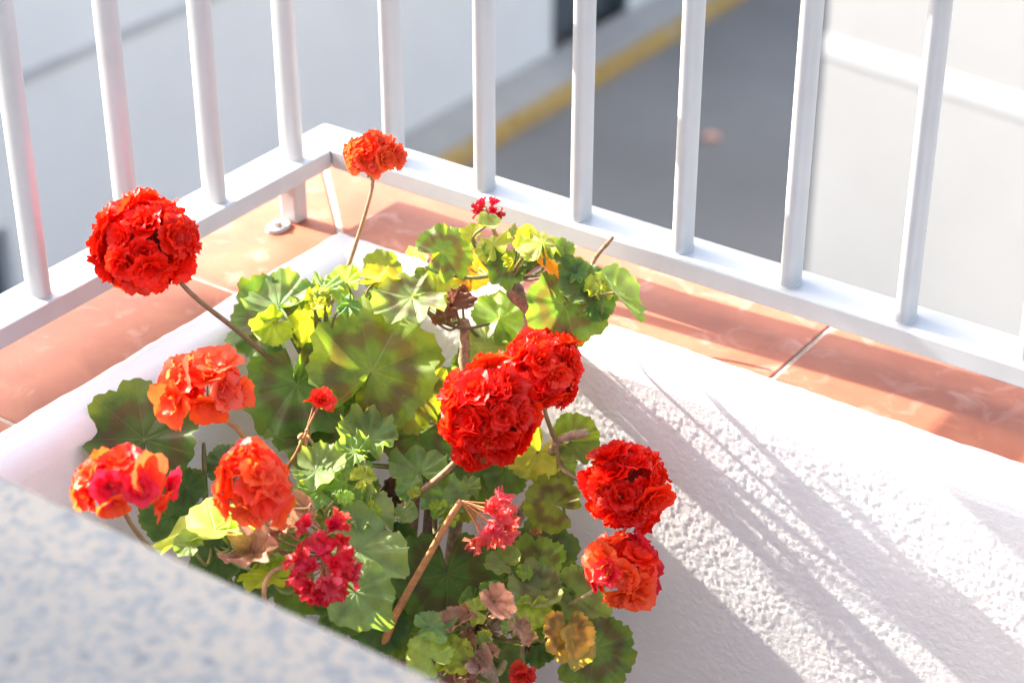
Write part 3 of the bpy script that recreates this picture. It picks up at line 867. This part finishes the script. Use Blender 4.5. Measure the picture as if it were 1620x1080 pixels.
# leaf table: plant, px, py, t, radius px, tip direction in the picture, normal x/y in the picture, tint, zone ...
T = [
 # back, over the tiles
 (A, 700, 399, 1.87, 50, 35, 0.25, 0.45, 'G', 1.0, 'top', dict(cup=0.16)),
 (A, 806, 416, 1.85, 38, -95, -0.1, 0.55, 'G', 0.9, 'top', dict(fold=0.25)),
 (A, 836, 407, 1.92, 19, 40, 0.3, 0.2, 'D', 0.3, 'top', {}),
 (A, 857, 385, 1.90, 38, 95, 0.0, 0.9, 'L', 0.5, 'top', dict(crink=0.5, cup=-0.2)),
 (A, 885, 400, 1.92, 24, -40, 0.4, 0.3, 'G', 0.3, 'top', {}),
 (A, 770, 355, 1.93, 20, 10, 0.2, 1.2, 'P', 0.4, 'top', {}),
 (A, 748, 368, 1.93, 20, 100, -0.6, 0.5, 'YG', 0.0, 'top', dict(fold=0.3)),
 (A, 780, 388, 1.95, 34, 120, -0.4, 0.8, 'YG', 0.0, 'top', {}),
 (A, 842, 388, 1.95, 34, 30, 0.2, 0.8, 'Y', 0.1, 'top', {}),
 (A, 872, 414, 1.95, 28, -30, 0.3, 0.4, 'OR', 0.0, 'top', {}),
 (A, 742, 425, 1.93, 36, -80, 0.3, 0.2, 'OR', 0.0, 'top', dict(ripple=0.14, crink=0.2)),
 (A, 718, 395, 1.94, 36, 160, -0.6, 0.3, 'YG', 0.1, 'top', {}),
 (A, 668, 397, 1.94, 26, 150, -0.2, 1.4, 'Y', 0.0, 'top', {}),
 (A, 893, 481, 1.83, 66, -115, 0.15, 0.10, 'G', 1.0, 'right', dict(fold=0.22, cup=0.1, curl=0.1)),
 (A, 925, 452, 1.90, 42, 150, 0.3, 0.4, 'D', 0.5, 'right', {}),
 (A, 940, 478, 1.91, 34, 20, 0.3, 0.0, 'D', 0.3, 'right', {}),
 (A, 950, 455, 1.87, 27, 100, 0.2, 0.6, 'YG', 0.5, 'right', dict(crink=0.6)),
 (A, 976, 462, 1.87, 38, -48, 1.5, 1.2, 'P', 0.4, 'right', dict(fold=0.5, stretch=1.5, crink=0.3)),
 (A, 905, 430, 1.92, 26, 60, 0.1, 0.5, 'G', 0.2, 'right', {}),
 (A, 790, 505, 1.90, 52, 60, 0.0, 0.5, 'O', 0.2, 'corner', dict(fold=-0.2, cup=0.2, stretch=0.9)),
 (A, 770, 542, 1.90, 40, -110, -0.2, 0.3, 'P', 0.3, 'corner', {}),
 (A, 674, 438, 1.93, 22, 70, 0.0, 0.4, 'D', 0.2, 'corner', {}),
 (A, 652, 470, 1.87, 62, -150, -0.05, 1.15, 'P', 0.95, 'corner', dict(cup=0.12, ripple=0.10)),
 (A, 690, 462, 1.89, 34, 60, 0.1, 0.8, 'L', 0.2, 'corner', {}),
 (A, 730, 580, 1.92, 20, 40, 0.2, 0.3, 'G', 0.2, 'corner', {}),
 (A, 708, 452, 1.925, 40, 80, 0.2, 0.2, 'G', 0.5, 'corner', {}),  # extra hidden leaf, added to fill out the broad shadow on the stucco
 # left of the big one
 (A, 608, 428, 1.92, 34, 100, 0.2, 0.2, 'O', 0.2, 'mid', dict(fold=-0.2)),
 (A, 598, 442, 1.90, 36, 15, 0.0, 2.4, 'Y', 0.0, 'mid', dict(stretch=1.2)),
 (A, 547, 446, 1.89, 30, 120, -0.2, 0.5, 'YG', 0.0, 'mid', dict(fold=0.4)),
 (A, 592, 462, 1.93, 24, -20, 0.1, 0.3, 'D', 0.1, 'mid', {}),
 (A, 510, 458, 1.88, 34, 60, -0.1, 1.0, 'P', 0.1, 'left', dict(crink=0.9)),
 (A, 488, 472, 1.88, 28, 120, -0.2, 1.1, 'P', 0.1, 'left', dict(crink=0.9)),
 (A, 440, 482, 1.88, 54, 130, -0.1, 1.0, 'P', 0.6, 'left', dict(cup=0.2, crink=0.25)),
 (A, 425, 505, 1.90, 68, 170, -0.3, 0.25, 'D', 0.8, 'left', dict(cup=0.15)),
 (A, 492, 502, 1.90, 42, 160, 0.3, -0.35, 'YG', 0.0, 'left', dict(fold=0.35)),
 (A, 432, 512, 1.86, 34, -150, 0.1, -0.4, 'YG', 0.0, 'left', dict(fold=0.3)),
 (A, 640, 608, 1.885, 76, -75, 0.15, 0.15, 'O', 0.8, 'mid', dict(fold=0.15)),
 (A, 588, 587, 1.86, 106, 62, 0.05, 0.12, 'O', 1.0, 'mid', dict(cup=0.12, ripple=0.12, fold=-0.12, curl=0.2, crink=0.2)),
 (A, 470, 607, 1.88, 88, -85, -0.1, 0.30, 'G', 0.9, 'left', dict(cup=0.08)),
 (A, 540, 660, 1.91, 92, -120, 0.0, 0.25, 'G', 0.8, 'left', {}),
 (A, 560, 640, 1.89, 50, 20, 0.3, 0.6, 'G', 0.5, 'left', {}),
 (A, 660, 690, 1.90, 62, -70, 0.2, 0.3, 'G', 0.9, 'core', {}),
 (A, 700, 640, 1.94, 60, 10, 0.1, 0.2, 'G', 0.5, 'core', {}),
 (A, 850, 715, 1.88, 50, -120, -0.1, 0.25, 'YG', 0.1, 'bloom', {}),
 (A, 905, 698, 1.87, 44, 10, 0.2, 0.35, 'O', 0.3, 'bloom', {}),
 (A, 880, 735, 1.90, 40, -60, 0.3, 0.2, 'G', 0.2, 'bloom', {}),
 (A, 877, 798, 1.86, 47, 150, 0.05, 0.15, 'O', 1.0, 'bloom', dict(cup=0.12)),
 (A, 740, 752, 1.92, 56, -60, 0.1, 0.2, 'G', 0.6, 'core', {}),
 (A, 800, 745, 1.92, 40, -90, 0.1, 0.4, 'G', 0.4, 'core', {}),
 # centre
 (B, 582, 695, 1.85, 50, 60, 0.0, 0.75, 'P', 0.0, 'core', dict(crink=0.9, cup=0.3)),
 (B, 562, 715, 1.84, 34, 170, -0.2, 0.8, 'P', 0.0, 'core', dict(crink=0.9)),
 (B, 495, 690, 1.88, 66, -60, -0.1, 0.6, 'G', 0.8, 'low', {}),
 (B, 500, 745, 1.84, 46, -20, -0.1, 1.1, 'P', 0.1, 'low', dict(ripple=0.12)),
 (B, 664, 745, 1.86, 50, 110, 0.1, 0.9, 'P', 0.2, 'core', dict(crink=0.5)),
 (B, 648, 770, 1.85, 24, 180, -0.1, 0.5, 'P', 0.2, 'core', dict(crink=0.5)),
 (B, 700, 785, 1.88, 42, -30, 0.2, 0.9, 'P', 0.4, 'core', dict(crink=0.3)),
 (B, 508, 776, 1.84, 42, 150, -0.1, 0.9, 'P', 0.0, 'low', dict(crink=1.0)),
 (B, 540, 790, 1.83, 34, 20, 0.0, 0.9, 'P', 0.0, 'low', dict(crink=1.0)),
 (B, 558, 776, 1.87, 42, 20, 0.2, 0.5, 'G', 0.2, 'low', {}),
 (B, 578, 806, 1.83, 46, -30, 0.1, 1.0, 'P', 0.1, 'low', dict(crink=0.8)),
 (B, 528, 820, 1.86, 36, -120, -0.2, 0.4, 'O', 0.1, 'low', {}),
 (B, 627, 853, 1.88, 34, -60, 0.3, 0.2, 'D', 0.3, 'low', {}),
 (B, 566, 868, 1.84, 64, -40, 0.1, 1.0, 'P', 0.2, 'low', dict(fold=0.3, stretch=1.3)),
 (B, 562, 935, 1.83, 58, -45, -0.1, 0.5, 'P', 0.3, 'low', dict(stretch=1.1)),
 (B, 540, 960, 1.85, 46, -60, 0.4, 0.2, 'G', 0.2, 'low', {}),
 (B, 470, 935, 1.86, 46, 200, -0.3, 0.3, 'O', 0.2, 'low', {}),
 (B, 600, 985, 1.86, 50, -40, 0.2, 0.2, 'D', 0.3, 'low', {}),
 (B, 707, 908, 1.87, 88, -90, 0.05, 0.25, 'G', 0.9, 'node', dict(cup=0.06)),
 (B, 655, 940, 1.89, 60, -100, 0.0, 0.2, 'G', 0.5, 'node', {}),
 (B, 684, 990, 1.84, 36, 20, 0.0, 1.1, 'P', 0.0, 'node', dict(crink=0.3)),
 (B, 640, 1000, 1.87, 46, -70, -0.1, 0.4, 'O', 0.2, 'node', {}),
 (B, 680, 1040, 1.84, 40, 130, 0.0, 0.6, 'L', 0.2, 'node', {}),
 (B, 715, 1038, 1.83, 34, -20, 0.1, 0.5, 'YG', 0.6, 'node', dict(fold=0.3)),
 (B, 786, 1052, 1.85, 42, -30, 0.2, 0.3, 'G', 0.4, 'node', {}),
 (B, 770, 905, 1.90, 54, 20, 0.2, 0.3, 'G', 0.5, 'node', {}),
 # right
 (B, 860, 880, 1.90, 58, 60, 0.2, 0.1, 'D', 0.5, 'east', {}),
 (B, 852, 893, 1.85, 44, 80, 0.0, 0.75, 'O', 0.9, 'east', dict(crink=0.2)),
 (B, 802, 890, 1.86, 30, 130, -0.3, 0.7, 'P', 0.2, 'east', dict(fold=0.6)),
 (B, 856, 932, 1.83, 48, -170, -0.1, 1.05, 'P', 0.8, 'east', dict(fold=0.2)),
 (B, 842, 962, 1.84, 32, -100, 0.0, 0.6, 'YG', 0.4, 'east', {}),
 (B, 910, 940, 1.86, 46, -40, 0.3, 0.6, 'P', 0.5, 'east', dict(fold=0.5, stretch=1.2)),
 (B, 895, 1000, 1.84, 44, -100, 0.2, 0.3, 'B', 0.9, 'east', dict(fold=0.5, crink=0.6)),
 (B, 915, 1015, 1.85, 34, -75, 0.7, 0.2, 'B', 0.5, 'east', dict(fold=0.4, crink=0.5, stretch=1.3)),
 (B, 942, 1025, 1.89, 66, -60, 0.15, 0.10, 'G', 1.0, 'east', {}),
 (B, 850, 1012, 1.89, 40, -90, 0.0, 0.2, 'D', 0.3, 'east', {}),
 (B, 880, 965, 1.90, 44, -60, 0.2, 0.2, 'G', 0.3, 'east', {}),
 # lower left
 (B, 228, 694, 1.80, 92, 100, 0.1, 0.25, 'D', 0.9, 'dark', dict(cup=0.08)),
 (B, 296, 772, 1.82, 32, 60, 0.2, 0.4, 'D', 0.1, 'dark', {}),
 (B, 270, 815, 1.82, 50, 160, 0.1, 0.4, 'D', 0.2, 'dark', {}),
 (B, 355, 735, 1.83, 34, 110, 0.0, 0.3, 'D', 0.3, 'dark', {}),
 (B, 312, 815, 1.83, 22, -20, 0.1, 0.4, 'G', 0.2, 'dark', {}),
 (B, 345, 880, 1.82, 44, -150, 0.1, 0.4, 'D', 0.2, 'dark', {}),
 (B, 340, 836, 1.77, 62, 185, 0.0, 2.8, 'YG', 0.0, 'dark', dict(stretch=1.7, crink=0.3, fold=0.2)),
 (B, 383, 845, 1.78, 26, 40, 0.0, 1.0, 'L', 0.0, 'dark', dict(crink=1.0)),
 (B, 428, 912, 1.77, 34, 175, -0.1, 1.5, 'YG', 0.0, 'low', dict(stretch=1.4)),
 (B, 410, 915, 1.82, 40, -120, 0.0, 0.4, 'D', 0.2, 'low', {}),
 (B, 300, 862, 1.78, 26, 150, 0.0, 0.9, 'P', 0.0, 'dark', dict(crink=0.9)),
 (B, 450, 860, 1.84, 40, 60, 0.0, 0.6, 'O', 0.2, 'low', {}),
]
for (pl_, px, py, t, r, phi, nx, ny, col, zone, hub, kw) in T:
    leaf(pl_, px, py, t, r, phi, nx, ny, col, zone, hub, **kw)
yr = random.Random(77)
for (cx_, cy_, sx_, sy_, n_, pl_, hub, t_) in ((540, 770, 55, 40, 9, B, 'low', 1.78), (600, 860, 50, 60, 6, B, 'low', 1.82), (690, 790, 50, 40, 6, B, 'core', 1.85),
                                            (760, 985, 60, 50, 8, B, 'node', 1.80), (860, 950, 45, 50, 6, B, 'east', 1.82), (810, 392, 50, 25, 4, A, 'top', 1.88), (505, 470, 50, 18, 5, A, 'left', 1.87),
                                            (420, 880, 60, 25, 5, B, 'dark', 1.76)):
    for _ in range(n_):
        leaf(pl_, cx_ + yr.uniform(-1, 1) * sx_, cy_ + yr.uniform(-1, 1) * sy_, t_ + yr.uniform(-0.03, 0.03), yr.uniform(11, 24), yr.uniform(0, 360), yr.uniform(-0.5, 0.5), yr.uniform(0.2, 1.2),
             yr.choice(('P', 'L', 'P', 'G', 'YG')), 0.2, hub, crink=yr.uniform(0.4, 1.0))
for i, (pl_, px, py, t, w, h, rot, col, hub) in enumerate([
    (A, 718, 478, 1.875, 22, 38, 70, (0.22, 0.10, 0.07), 'corner'), (A, 706, 500, 1.88, 22, 22, 20, (0.20, 0.10, 0.07), 'corner'),
    (B, 622, 783, 1.90, 26, 36, 60, (0.13, 0.07, 0.05), 'core'), (B, 400, 872, 1.69, 70, 17, -8, (0.34, 0.20, 0.15), 'low'),
    (B, 442, 838, 1.68, 22, 18, 60, (0.36, 0.19, 0.12), 'low'), (B, 782, 950, 1.73, 34, 22, -60, (0.52, 0.27, 0.19), 'node'),
    (B, 725, 985, 1.73, 30, 20, 30, (0.30, 0.16, 0.10), 'node'), (B, 738, 1010, 1.73, 18, 26, 10, (0.28, 0.14, 0.08), 'node'),
    (B, 822, 992, 1.73, 24, 16, -50, (0.36, 0.20, 0.13), 'node'), (B, 765, 1045, 1.73, 20, 44, -35, (0.40, 0.24, 0.19), 'node'),
    (B, 738, 1060, 1.73, 24, 22, 20, (0.33, 0.18, 0.13), 'node'), (B, 848, 842, 1.89, 14, 24, -30, (0.42, 0.22, 0.10), 'east'),
    (A, 878, 428, 1.90, 12, 12, 10, (0.12, 0.06, 0.05), 'top'), (B, 850, 1010, 1.86, 26, 12, 10, (0.14, 0.08, 0.06), 'east'),
    (B, 480, 800, 1.70, 26, 16, -30, (0.38, 0.24, 0.16), 'low'), (B, 475, 832, 1.69, 24, 15, 20, (0.46, 0.27, 0.17), 'low')]):
    dried(pl_, px, py, t, w, h, rot, col, i, hub)
    dried(pl_, px + (13, -15, 8)[i % 3], py + (-12, 10, 16)[i % 3], t + 0.012, w * 0.6, h * 0.6, rot + 75, (min(.6, col[0] * 1.25), col[1] * 1.3, col[2] * 1.1), 60 + i, hub)
# the thin wire-like runner by the corner stem
stem(A, [at(705, 512, 1.88), at(735, 520, 1.875), at(775, 512, 1.88)], [0.0014, 0.0014, 0.0012], (0.10, 0.10, 0.04), seed=20, seg=6)
# stubs and knots on the thick front stem
for (px, py, rr_) in ((745, 1008, 0.0042), (768, 1022, 0.0038), (752, 1048, 0.0040)):
    c_ = at(px, py, 1.842)
    stem(B, [c_, c_ - FW * 0.006 + UP * 0.002], [rr_, rr_ * 0.8], (0.20, 0.14, 0.10), 'bark', 'knot', 8, 0.1, px)

# ------------------------------------------------------------------ flowers
def petal_geo(V, F_, L, W, e0, e1, az, rr, ruf, cupc, base_r=0.06):
    nu, nv = 6, 7                                    # along, across
    d = Vector((math.cos(az), math.sin(az), 0)); s_ = Vector((-math.sin(az), math.cos(az), 0)); zz = Vector((0, 0, 1))
    p = d * base_r * L
    o = len(V)
    ph = [rr.uniform(0, 6.28) for _ in range(3)]
    for i in range(nu):
        s = i / (nu - 1)
        e = e0 + (e1 - e0) * s
        fwd = d * math.sin(e) + zz * math.cos(e)
        nrm = -d * math.cos(e) + zz * math.sin(e)
        if i: p = p + fwd * (L / (nu - 1))
        w = W * (math.sin(math.pi * (0.08 + 0.80 * s ** 1.15))) ** 0.75 if s < 1 else W * 0.55
        for j in range(nv):
            q = j / (nv - 1) * 2 - 1
            off = cupc * q * q * w + ruf * L * s * s * (math.sin(4.2 * q + ph[0]) * 0.6 + math.sin(8 * q + ph[1]) * 0.4)
            tipback = -0.10 * L * q * q * s ** 3
            V.append(p + s_ * (q * w) + nrm * off + fwd * (tipback + ruf * 0.5 * L * s ** 3 * math.sin(6 * q + ph[2])))
    for i in range(nu - 1):
        for j in range(nv - 1):
            a = o + i * nv + j
            F_.append((a, a + 1, a + nv + 1, a + nv))

def floret_mesh(kind, seed):
    rr = random.Random(seed)
    V, F_ = [], []
    R_ = math.radians
    if kind == 'double':
        rings = [(6, 1.0, 0.48, 30, 84, 0.09), (5, 0.90, 0.44, 14, 58, 0.12), (4, 0.74, 0.38, 0, 34, 0.15)]
    elif kind == 'loose':
        rings = [(5, 1.0, 0.52, 38, 82, 0.085), (4, 0.72, 0.40, 8, 52, 0.13)]
    else:                                            # wilted
        rings = [(5, 1.0, 0.30, 0, 62, 0.22), (2, 0.8, 0.24, -5, 25, 0.26)]
    for n, L, W, e0, e1, ruf in rings:
        a0 = rr.uniform(0, 6.28)
        for k in range(n):
            petal_geo(V, F_, L * rr.uniform(0.88, 1.1), W * rr.uniform(0.88, 1.12), R_(e0 + rr.uniform(-8, 8)), R_(e1 + rr.uniform(-16, 16)),
                      a0 + 2 * math.pi * k / n + rr.uniform(-0.22, 0.22), rr, ruf * rr.uniform(0.6, 1.3), rr.uniform(0.05, 0.35))
    me = bpy.data.meshes.new('floret')
    me.from_pydata([tuple(v) for v in V], [], F_)
    me.polygons.foreach_set('use_smooth', [True] * len(me.polygons))
    me.materials.append(M['petal'])
    return me
FM = {k: [floret_mesh(k, 300 + 17 * i + len(k)) for i in range(6)] for k in ('double', 'loose', 'wilted')}

def bud_mesh():
    bm = bmesh.new()
    bmesh.ops.create_uvsphere(bm, u_segments=10, v_segments=8, radius=1.0)
    for v in bm.verts:
        k = 1 - 0.35 * max(0, v.co.z)
        v.co = Vector((v.co.x * 0.42 * k, v.co.y * 0.42 * k, v.co.z))
    me = bm_mesh(bm, 'bud'); me.polygons.foreach_set('use_smooth', [True] * len(me.polygons)); me.materials.append(M['stem'])
    return me
BUD = bud_mesh()

def orient(me, name, parent, pos, axis, size, roll, squash=1.0):
    q = axis.to_track_quat('Z', 'Y').to_matrix().to_4x4()
    o = bpy.data.objects.new(name, me); COL.objects.link(o)
    o.parent = parent
    o.matrix_local = Matrix.Translation(pos) @ q @ Matrix.Rotation(roll, 4, 'Z') @ Matrix.Diagonal((size, size, size * squash, 1))
    return o

RED, ORG, CRM, SCR = (0.84, 0.012, 0.004), (0.92, 0.085, 0.024), (0.74, 0.014, 0.036), (0.88, 0.028, 0.007)
def head(plant, px, py, t, rx, ry, kind, stalk, n, cols, size=0.5, axis=None, maxang=150, inner=0.60, buds=0, seed=0, sr=0.0021, scol=(0.24, 0.17, 0.08), label=None, hold=None):
    rr = random.Random(500 + seed)
    c = at(px, py, t)
    k = t / FPX
    RX, RY = rx * k * 0.95, ry * k * 0.95
    RZ = (RX + RY) / 2 * 0.9
    pts = [at(*p) for p in stalk] if stalk else []
    if axis is None:
        axis = (CR * 0.0 + UP * 0.6 - FW * 0.8)
    axis = axis.normalized()
    root = hold or (c - axis * RZ * 0.35)
    # peduncle and the spokes it ends in
    V, F_ = [], []
    def addm(me):
        o_ = len(V)
        V.extend([v.co.copy() for v in me.vertices]); F_.extend([tuple(o_ + i for i in p.vertices) for p in me.polygons])
        bpy.data.meshes.remove(me)
    if pts:
        addm(tube_mesh('s', [root] + pts, [sr * 0.95] + [sr * (1 + 0.12 * i) for i in range(len(pts))], 9))
    spots = []
    ga = math.pi * (3 - math.sqrt(5))
    cosm = math.cos(math.radians(maxang))
    ortho = axis.orthogonal().normalized(); bi = axis.cross(ortho)
    lumps = [(Vector((rr.gauss(0, 1), rr.gauss(0, 1), rr.gauss(0, 1))).normalized(), rr.choice((-0.20, 0.16, 0.24))) for _ in range(5)]
    for i in range(n):
        cz = 1 - (1 - cosm) * (i + 0.5) / n
        sz = math.sqrt(max(0, 1 - cz * cz))
        a = i * ga + rr.uniform(-0.2, 0.2)
        d = (axis * cz + (ortho * math.cos(a) + bi * math.sin(a)) * sz + Vector((rr.uniform(-.12, .12), rr.uniform(-.12, .12), rr.uniform(-.12, .12)))).normalized()
        off = CR * (d.dot(CR) * RX) + UP * (d.dot(UP) * RY) - FW * (-d.dot(FW) * RZ * -1 if False else d.dot(-FW) * RZ)
        lf_ = 1 + sum(amp * math.exp(-((1 - d.dot(q)) / 0.22) ** 2) for q, amp in lumps)
        spots.append((d, c + off * inner * lf_ * rr.uniform(0.84, 1.12)))
    for d, p in spots:
        addm(tube_mesh('s', [root, root.lerp(p, 0.5) + axis * 0.002, p], [0.0007, 0.0007, 0.0008], 5))
    me = bpy.data.meshes.new('flower_head'); me.from_pydata([tuple(v) for v in V], [], F_)
    me.polygons.foreach_set('use_smooth', [True] * len(me.polygons))
    h = put('flower_head', me, plant, M['stem']); h.color = (*scol, 1)
    if label: h['label'] = label
    S = size * (RX + RY) / 2
    for d, p in spots:
        d = (d + Vector((rr.uniform(-.42, .42), rr.uniform(-.42, .42), rr.uniform(-.42, .42)))).normalized()
        fo = orient(rr.choice(FM[kind]), 'floret', h, p, d, S * rr.uniform(0.78, 1.18), rr.uniform(0, 6.28), rr.uniform(0.85, 1.1))
        cc = rr.choice(cols); w = rr.uniform(0.9, 1.1)
        fo.color = (cc[0] * w, cc[1] * rr.uniform(0.7, 1.4), cc[2] * rr.uniform(0.7, 1.4), 1)
    for i in range(buds):
        d = (-axis * 0.5 + ortho * rr.uniform(-1, 1) + bi * rr.uniform(-1, 1) - FW * 0.5 + Vector((0, 0, -0.4))).normalized()
        p = root + d * rr.uniform(0.007, 0.012)
        bo = orient(BUD, 'bud', h, p, d, rr.uniform(0.0034, 0.0050), 0)
        bo.color = rr.choice([(0.30, 0.26, 0.06, 1), (0.20, 0.24, 0.06, 1), (0.42, 0.20, 0.06, 1)])
    return h

TOP = UP * 0.9 - FW * 0.5
head(A, 232, 386, 1.78, 90, 88, 'double', [(300, 462, 1.79), (372, 520, 1.84), (450, 583, 1.90), (505, 600, 1.93)], 38, [RED, RED, SCR], 0.44, axis=CR * -0.5 + UP * 0.5 - FW * 0.7, seed=1, scol=(0.20, 0.14, 0.07), sr=0.0022)
head(A, 588, 250, 1.87, 52, 38, 'double', [(589, 296, 1.87), (568, 370, 1.89), (540, 450, 1.91), (518, 495, 1.93), (505, 590, 1.93)], 16, [ORG, SCR, ORG], 0.58, axis=TOP, maxang=100, buds=6, seed=2, scol=(0.36, 0.21, 0.12), sr=0.0017)
head(A, 773, 333, 1.84, 24, 20, 'wilted', [(778, 355, 1.845), (795, 400, 1.855)], 9, [CRM, (0.45, 0.02, 0.02)], 0.75, axis=TOP, maxang=140, seed=3, scol=(0.45, 0.26, 0.15))
head(B, 326, 618, 1.74, 84, 68, 'loose', [(358, 664, 1.76), (385, 690, 1.78), (420, 760, 1.84), (520, 840, 1.88)], 17, [ORG, ORG, SCR, (0.92, 0.12, 0.05)], 0.54, axis=UP * 1.0 - FW * 0.35, maxang=112, inner=0.60, buds=9, seed=4, scol=(0.40, 0.22, 0.10), sr=0.0023)
head(B, 186, 768, 1.62, 86, 60, 'loose', [(215, 840, 1.66), (300, 930, 1.75), (400, 1010, 1.83)], 20, [ORG, ORG, ORG, SCR, CRM], 0.50, axis=UP * 1.0 - FW * 0.5, maxang=110, inner=0.60, seed=5)
head(B, 400, 764, 1.64, 72, 66, 'loose', [(420, 830, 1.67), (450, 880, 1.78), (520, 960, 1.86)], 20, [ORG, SCR, ORG], 0.52, axis=UP * 0.5 - FW * 0.9, maxang=115, inner=0.58, seed=6, scol=(0.34, 0.20, 0.12))
head(A, 500, 640, 1.80, 34, 24, 'loose', [(487, 680, 1.80), (470, 715, 1.81), (455, 760, 1.85), (520, 830, 1.88)], 4, [(0.80, 0.11, 0.015), SCR], 0.80, axis=UP * 1.0 + CR * 0.4, maxang=60, inner=0.4, buds=8, seed=7, scol=(0.42, 0.20, 0.09), sr=0.0016, hold=at(484, 682, 1.80))
head(A, 856, 584, 1.80, 76, 70, 'double', [(862, 650, 1.83), (880, 700, 1.86)], 40, [SCR, RED, RED], 0.43, axis=UP * 0.7 - FW * 0.7, seed=9, maxang=140)
head(B, 773, 655, 1.75, 88, 86, 'double', [(722, 728, 1.77), (670, 775, 1.82), (615, 818, 1.87), (560, 868, 1.90)], 44, [RED, SCR, RED], 0.41, axis=CR * 0.35 + UP * 0.35 - FW * 0.85, seed=8, scol=(0.30, 0.19, 0.11), sr=0.0027)
head(A, 990, 770, 1.80, 84, 78, 'double', [(930, 765, 1.84), (890, 740, 1.86), (880, 700, 1.86)], 34, [RED, RED, SCR, RED], 0.45, axis=CR * 0.4 + UP * 0.4 - FW * 0.8, seed=10)
head(B, 988, 904, 1.77, 72, 68, 'loose', [(930, 940, 1.79), (890, 962, 1.82), (830, 990, 1.86)], 20, [SCR, ORG, SCR, CRM], 0.50, axis=CR * 0.55 + UP * 0.3 - FW * 0.8, maxang=125, inner=0.60, seed=11, scol=(0.34, 0.28, 0.12), sr=0.0022, buds=3)
head(B, 772, 818, 1.80, 40, 42, 'wilted', [(716, 812, 1.80), (670, 893, 1.82), (624, 976, 1.84), (600, 1040, 1.88)], 13, [(0.85, 0.10, 0.11), (0.88, 0.13, 0.12)], 0.72, axis=CR * 0.8 - UP * 0.4 - FW * 0.2, maxang=95, inner=0.75, seed=12, scol=(0.55, 0.24, 0.09), sr=0.0030, hold=at(730, 792, 1.80), label='fading pink bloom on a thick orange stalk')
head(B, 512, 905, 1.64, 52, 50, 'wilted', [(470, 895, 1.66), (430, 905, 1.66), (418, 945, 1.67), (440, 1000, 1.82)], 20, [CRM, (0.80, 0.06, 0.10), (0.74, 0.03, 0.05)], 0.66, axis=UP * -0.3 - FW * 0.9, seed=13, scol=(0.46, 0.26, 0.13), sr=0.0017, label='withered crimson bloom')
head(B, 515, 840, 1.65, 46, 26, 'wilted', [(512, 870, 1.65)], 8, [CRM, (0.78, 0.05, 0.06)], 0.75, axis=UP, seed=14, scol=(0.46, 0.26, 0.13), label='withered crimson bloom')
head(B, 828, 1062, 1.80, 30, 26, 'loose', [(826, 1040, 1.81), (822, 1000, 1.83), (790, 985, 1.85)], 4, [(0.74, 0.04, 0.03)], 0.8, axis=UP * -0.5 - FW * 0.8, maxang=60, inner=0.3, seed=15)
